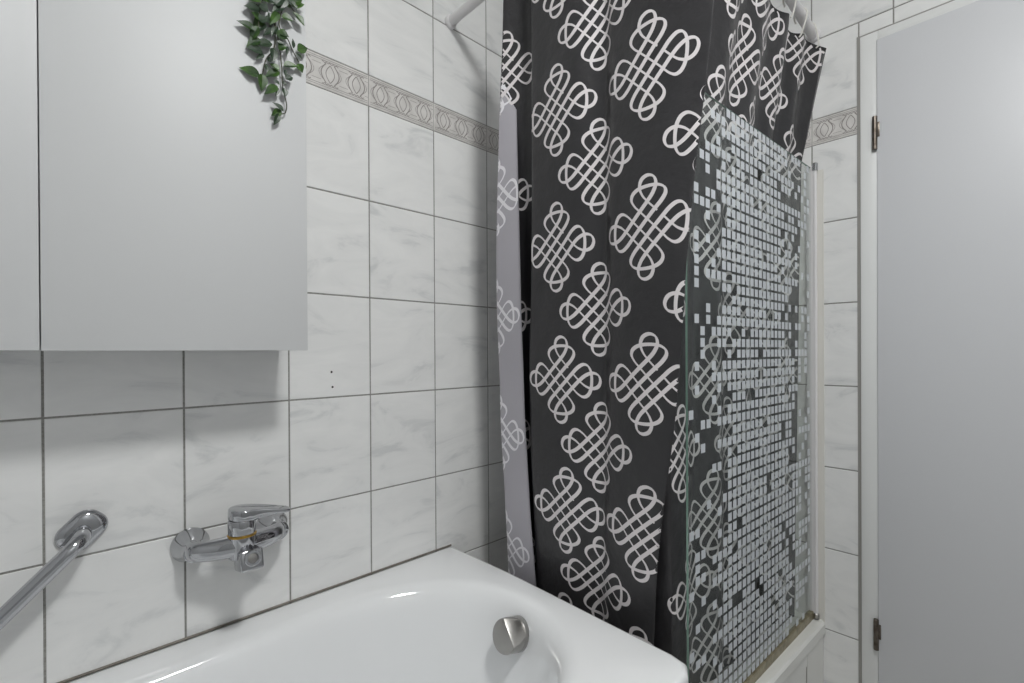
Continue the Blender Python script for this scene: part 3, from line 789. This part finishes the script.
VINES = [([(0.284, -0.085, 0.938), (0.3116, -0.125, 0.955), (0.3232, -0.17, 0.9), (0.3232, -0.1645, 0.7935), (0.3218, -0.1645, 0.7536), (0.3245, -0.1645, 0.7196), (0.3214, -0.1645, 0.6908), (0.3078, -0.1645, 0.6655), (0.3016, -0.1645, 0.6358)],
[((0.2899, -0.1665, 0.7104), (0.2598, -0.1741, 0.7131), 0.0093, 0),
((0.299, -0.1665, 0.755), (0.271, -0.174, 0.7465), 0.009000000000000001, 1),
((0.3042, -0.1665, 0.7421), (0.2866, -0.166, 0.7206), 0.009000000000000001, 0),
((0.3077, -0.1665, 0.7303), (0.2865, -0.1663, 0.7089), 0.009000000000000001, 1),
((0.3183, -0.1665, 0.6982), (0.2869, -0.173, 0.685), 0.009000000000000001, 1),
((0.3013, -0.1665, 0.6753), (0.2744, -0.1721, 0.6723), 0.009000000000000001, 1),
((0.3037, -0.1665, 0.6725), (0.2899, -0.1715, 0.6566), 0.0045000000000000005, 1),
((0.2964, -0.1665, 0.629), (0.2643, -0.1683, 0.6323), 0.0105, 0),
((0.301, -0.1665, 0.6347), (0.2992, -0.171, 0.6033), 0.00975, 0),
((0.2968, -0.1665, 0.6983), (0.2747, -0.171, 0.6768), 0.009000000000000001, 0),
((0.2916, -0.1665, 0.7016), (0.28, -0.1707, 0.6981), 0.0075, 0),
((0.3133, -0.1665, 0.7562), (0.3184, -0.1669, 0.7312), 0.006749999999999999, 1),
((0.3211, -0.1665, 0.7288), (0.3032, -0.1694, 0.7094), 0.006, 1),
((0.3078, -0.1665, 0.7535), (0.2948, -0.169, 0.7611), 0.0105, 1),
((0.317, -0.1665, 0.7775), (0.2993, -0.172, 0.7733), 0.009000000000000001, 0)]), ([(0.292, -0.085, 0.938), (0.3175, -0.125, 0.955), (0.3349, -0.17, 0.9), (0.3349, -0.1685, 0.8013), (0.3236, -0.1685, 0.7602), (0.3252, -0.1685, 0.7258), (0.3305, -0.1685, 0.6968), (0.334, -0.1685, 0.6629), (0.336, -0.1685, 0.6242), (0.3429, -0.1685, 0.5911), (0.3402, -0.1685, 0.5743), (0.3334, -0.1685, 0.57)],
[((0.3196, -0.1705, 0.6891), (0.317, -0.1785, 0.6611), 0.00825, 1),
((0.328, -0.1705, 0.6909), (0.3394, -0.178, 0.6982), 0.00825, 0),
((0.3244, -0.1705, 0.703), (0.3418, -0.1744, 0.7049), 0.00525, 1),
((0.3096, -0.1705, 0.6596), (0.3124, -0.1735, 0.6672), 0.0045000000000000005, 1),
((0.3296, -0.1705, 0.6484), (0.3055, -0.1719, 0.6323), 0.009000000000000001, 0),
((0.3296, -0.1705, 0.6504), (0.3134, -0.1698, 0.6596), 0.009000000000000001, 0),
((0.307, -0.1705, 0.6412), (0.308, -0.1697, 0.6555), 0.00525, 1),
((0.3401, -0.1705, 0.6566), (0.3405, -0.1737, 0.6435), 0.00375, 1),
((0.3407, -0.1705, 0.639), (0.3534, -0.1724, 0.6472), 0.00825, 1),
((0.3294, -0.1705, 0.624), (0.3188, -0.1729, 0.6282), 0.00525, 1),
((0.3257, -0.1705, 0.6194), (0.3025, -0.1775, 0.5962), 0.00825, 0),
((0.3275, -0.1705, 0.6162), (0.3226, -0.1742, 0.5992), 0.0042, 1),
((0.3376, -0.1705, 0.62), (0.3399, -0.1745, 0.6043), 0.006749999999999999, 1),
((0.3365, -0.1705, 0.5743), (0.3186, -0.1716, 0.5871), 0.00825, 1),
((0.3328, -0.1705, 0.5749), (0.3164, -0.1697, 0.5618), 0.0075, 0),
((0.3291, -0.1705, 0.5677), (0.3202, -0.1724, 0.5446), 0.0063, 1),
((0.3388, -0.1705, 0.6264), (0.3369, -0.1707, 0.6335), 0.0045000000000000005, 1),
((0.3227, -0.1705, 0.7197), (0.3438, -0.1741, 0.7178), 0.009000000000000001, 0),
((0.3285, -0.1705, 0.7616), (0.3131, -0.1785, 0.7306), 0.0075, 0),
((0.323, -0.1705, 0.7706), (0.3326, -0.1756, 0.7883), 0.009000000000000001, 1),
((0.3174, -0.1705, 0.7425), (0.3028, -0.1711, 0.7333), 0.0075, 1)]), ([(0.3, -0.085, 0.938), (0.3236, -0.125, 0.955), (0.3471, -0.17, 0.9), (0.3471, -0.166, 0.8089), (0.3355, -0.166, 0.7674), (0.3316, -0.166, 0.7379), (0.3465, -0.166, 0.721), (0.3548, -0.166, 0.7046), (0.3675, -0.166, 0.6839)],
[((0.3348, -0.168, 0.7581), (0.3559, -0.175, 0.7587), 0.0108, 0),
((0.3291, -0.168, 0.7278), (0.3457, -0.1742, 0.7226), 0.00825, 0),
((0.3565, -0.168, 0.7064), (0.3546, -0.1736, 0.721), 0.00375, 1),
((0.3642, -0.168, 0.7058), (0.3802, -0.1752, 0.7147), 0.010199999999999999, 0),
((0.3611, -0.168, 0.6984), (0.3714, -0.1739, 0.6901), 0.006, 1),
((0.3379, -0.168, 0.6647), (0.3619, -0.1741, 0.6739), 0.0093, 0),
((0.3648, -0.168, 0.6798), (0.373, -0.1702, 0.666), 0.00825, 0),
((0.345, -0.168, 0.7054), (0.3423, -0.1758, 0.6847), 0.00375, 1),
((0.3387, -0.168, 0.7798), (0.3178, -0.1757, 0.7594), 0.009000000000000001, 1),
((0.3388, -0.168, 0.7877), (0.3518, -0.1685, 0.7841), 0.0075, 0),
((0.3273, -0.168, 0.7348), (0.3144, -0.1738, 0.7124), 0.006, 1)]), ([(0.308, -0.085, 0.938), (0.3228, -0.125, 0.955), (0.3456, -0.17, 0.9), (0.3456, -0.1705, 0.8017), (0.3512, -0.1705, 0.7846), (0.3615, -0.1705, 0.7737)],
[((0.3608, -0.1725, 0.7715), (0.3743, -0.1779, 0.7568), 0.0087, 0),
((0.3542, -0.1725, 0.7732), (0.3725, -0.1757, 0.7643), 0.006, 0),
((0.3524, -0.1725, 0.7842), (0.3744, -0.1763, 0.7993), 0.00825, 0),
((0.3505, -0.1725, 0.7892), (0.3707, -0.1759, 0.8056), 0.009000000000000001, 0),
((0.3467, -0.1725, 0.7933), (0.3633, -0.1798, 0.7798), 0.006749999999999999, 1),
((0.343, -0.1725, 0.7953), (0.3324, -0.176, 0.7704), 0.0075, 1),
((0.3487, -0.1725, 0.8062), (0.3696, -0.179, 0.8134), 0.009000000000000001, 0)]), ([(0.316, -0.085, 0.938), (0.3067, -0.125, 0.955), (0.3134, -0.17, 0.9), (0.3134, -0.167, 0.7948), (0.2989, -0.167, 0.7681), (0.2952, -0.167, 0.7356), (0.2932, -0.167, 0.7079)],
[((0.2927, -0.169, 0.7181), (0.2799, -0.1712, 0.6884), 0.00825, 0),
((0.2947, -0.169, 0.7496), (0.2722, -0.1759, 0.7442), 0.009000000000000001, 1),
((0.2953, -0.169, 0.7346), (0.2823, -0.1761, 0.736), 0.0075, 0),
((0.2984, -0.169, 0.7706), (0.2767, -0.1721, 0.7616), 0.009000000000000001, 0),
((0.2965, -0.169, 0.762), (0.3095, -0.1731, 0.7528), 0.009000000000000001, 1),
((0.302, -0.169, 0.7839), (0.2825, -0.1763, 0.7736), 0.009000000000000001, 0),
((0.2939, -0.169, 0.7301), (0.3072, -0.1745, 0.7394), 0.00825, 1),
((0.3091, -0.169, 0.7799), (0.3298, -0.1724, 0.7769), 0.009000000000000001, 1)])]
for stem, leaves in VINES:
    mb = MB(); pts = catmull([Vector(p) for p in stem], 6); mb.tube(pts, .0011, 7)
    vine = mb.build('vine', 'stem', pl)
    mb = MB(); mb.fix = False
    for (b, tip, wd, m) in leaves:
        b = Vector(b); t = Vector(tip); dv = t-b
        nrm = Vector((lr_.uniform(-.45, .45), -1, lr_.uniform(.0, .5)))
        leaf(mb, b, dv, dv.length*1.05, wd, nrm, m)
    mb.build('foliage', ['leaf', 'leaf_dark'], vine)

# ------------------------------------------------------------------ light and camera
def area(name, loc, size, power, rot=(0, 0, 0), color=(1, .985, .965)):
    l = bpy.data.lights.new(name, 'AREA'); l.shape = 'DISK'; l.size = size; l.energy = power; l.color = color
    o = bpy.data.objects.new(name, l); C.objects.link(o); o.location = loc; o.rotation_euler = rot
    return o
w = bpy.data.worlds.new('room_ambient'); SC.world = w; w.use_nodes = True
w.node_tree.nodes['Background'].inputs['Color'].default_value = (.9, .92, 1, 1)
w.node_tree.nodes['Background'].inputs['Strength'].default_value = .0

cd = bpy.data.cameras.new('camera'); cam = bpy.data.objects.new('camera', cd); C.objects.link(cam)
cd.sensor_fit = 'HORIZONTAL'; cd.sensor_width = 36.0; cd.lens = 472.693/1024*36; cd.shift_y = (352.93-341.5)/1024; cd.clip_start = .02
rt = Vector((.72338561, -.69042309, -.00540522)); up = Vector((.00616408, -.00137033, .99998006)); fwd = Vector((.69041673, .72340451, -.00326455))
cam.matrix_world = Matrix(((rt.x, up.x, -fwd.x, .02294675), (rt.y, up.y, -fwd.y, -1.13377718), (rt.z, up.z, -fwd.z, .10949167), (0, 0, 0, 1)))
SC.camera = cam
SC.cycles.max_bounces = 14; SC.cycles.diffuse_bounces = 7; SC.cycles.glossy_bounces = 6; SC.cycles.transparent_max_bounces = 24
SC.cycles.caustics_reflective = False; SC.cycles.caustics_refractive = False
SC.cycles.sample_clamp_indirect = 4.0
SC.cycles.use_denoising = True
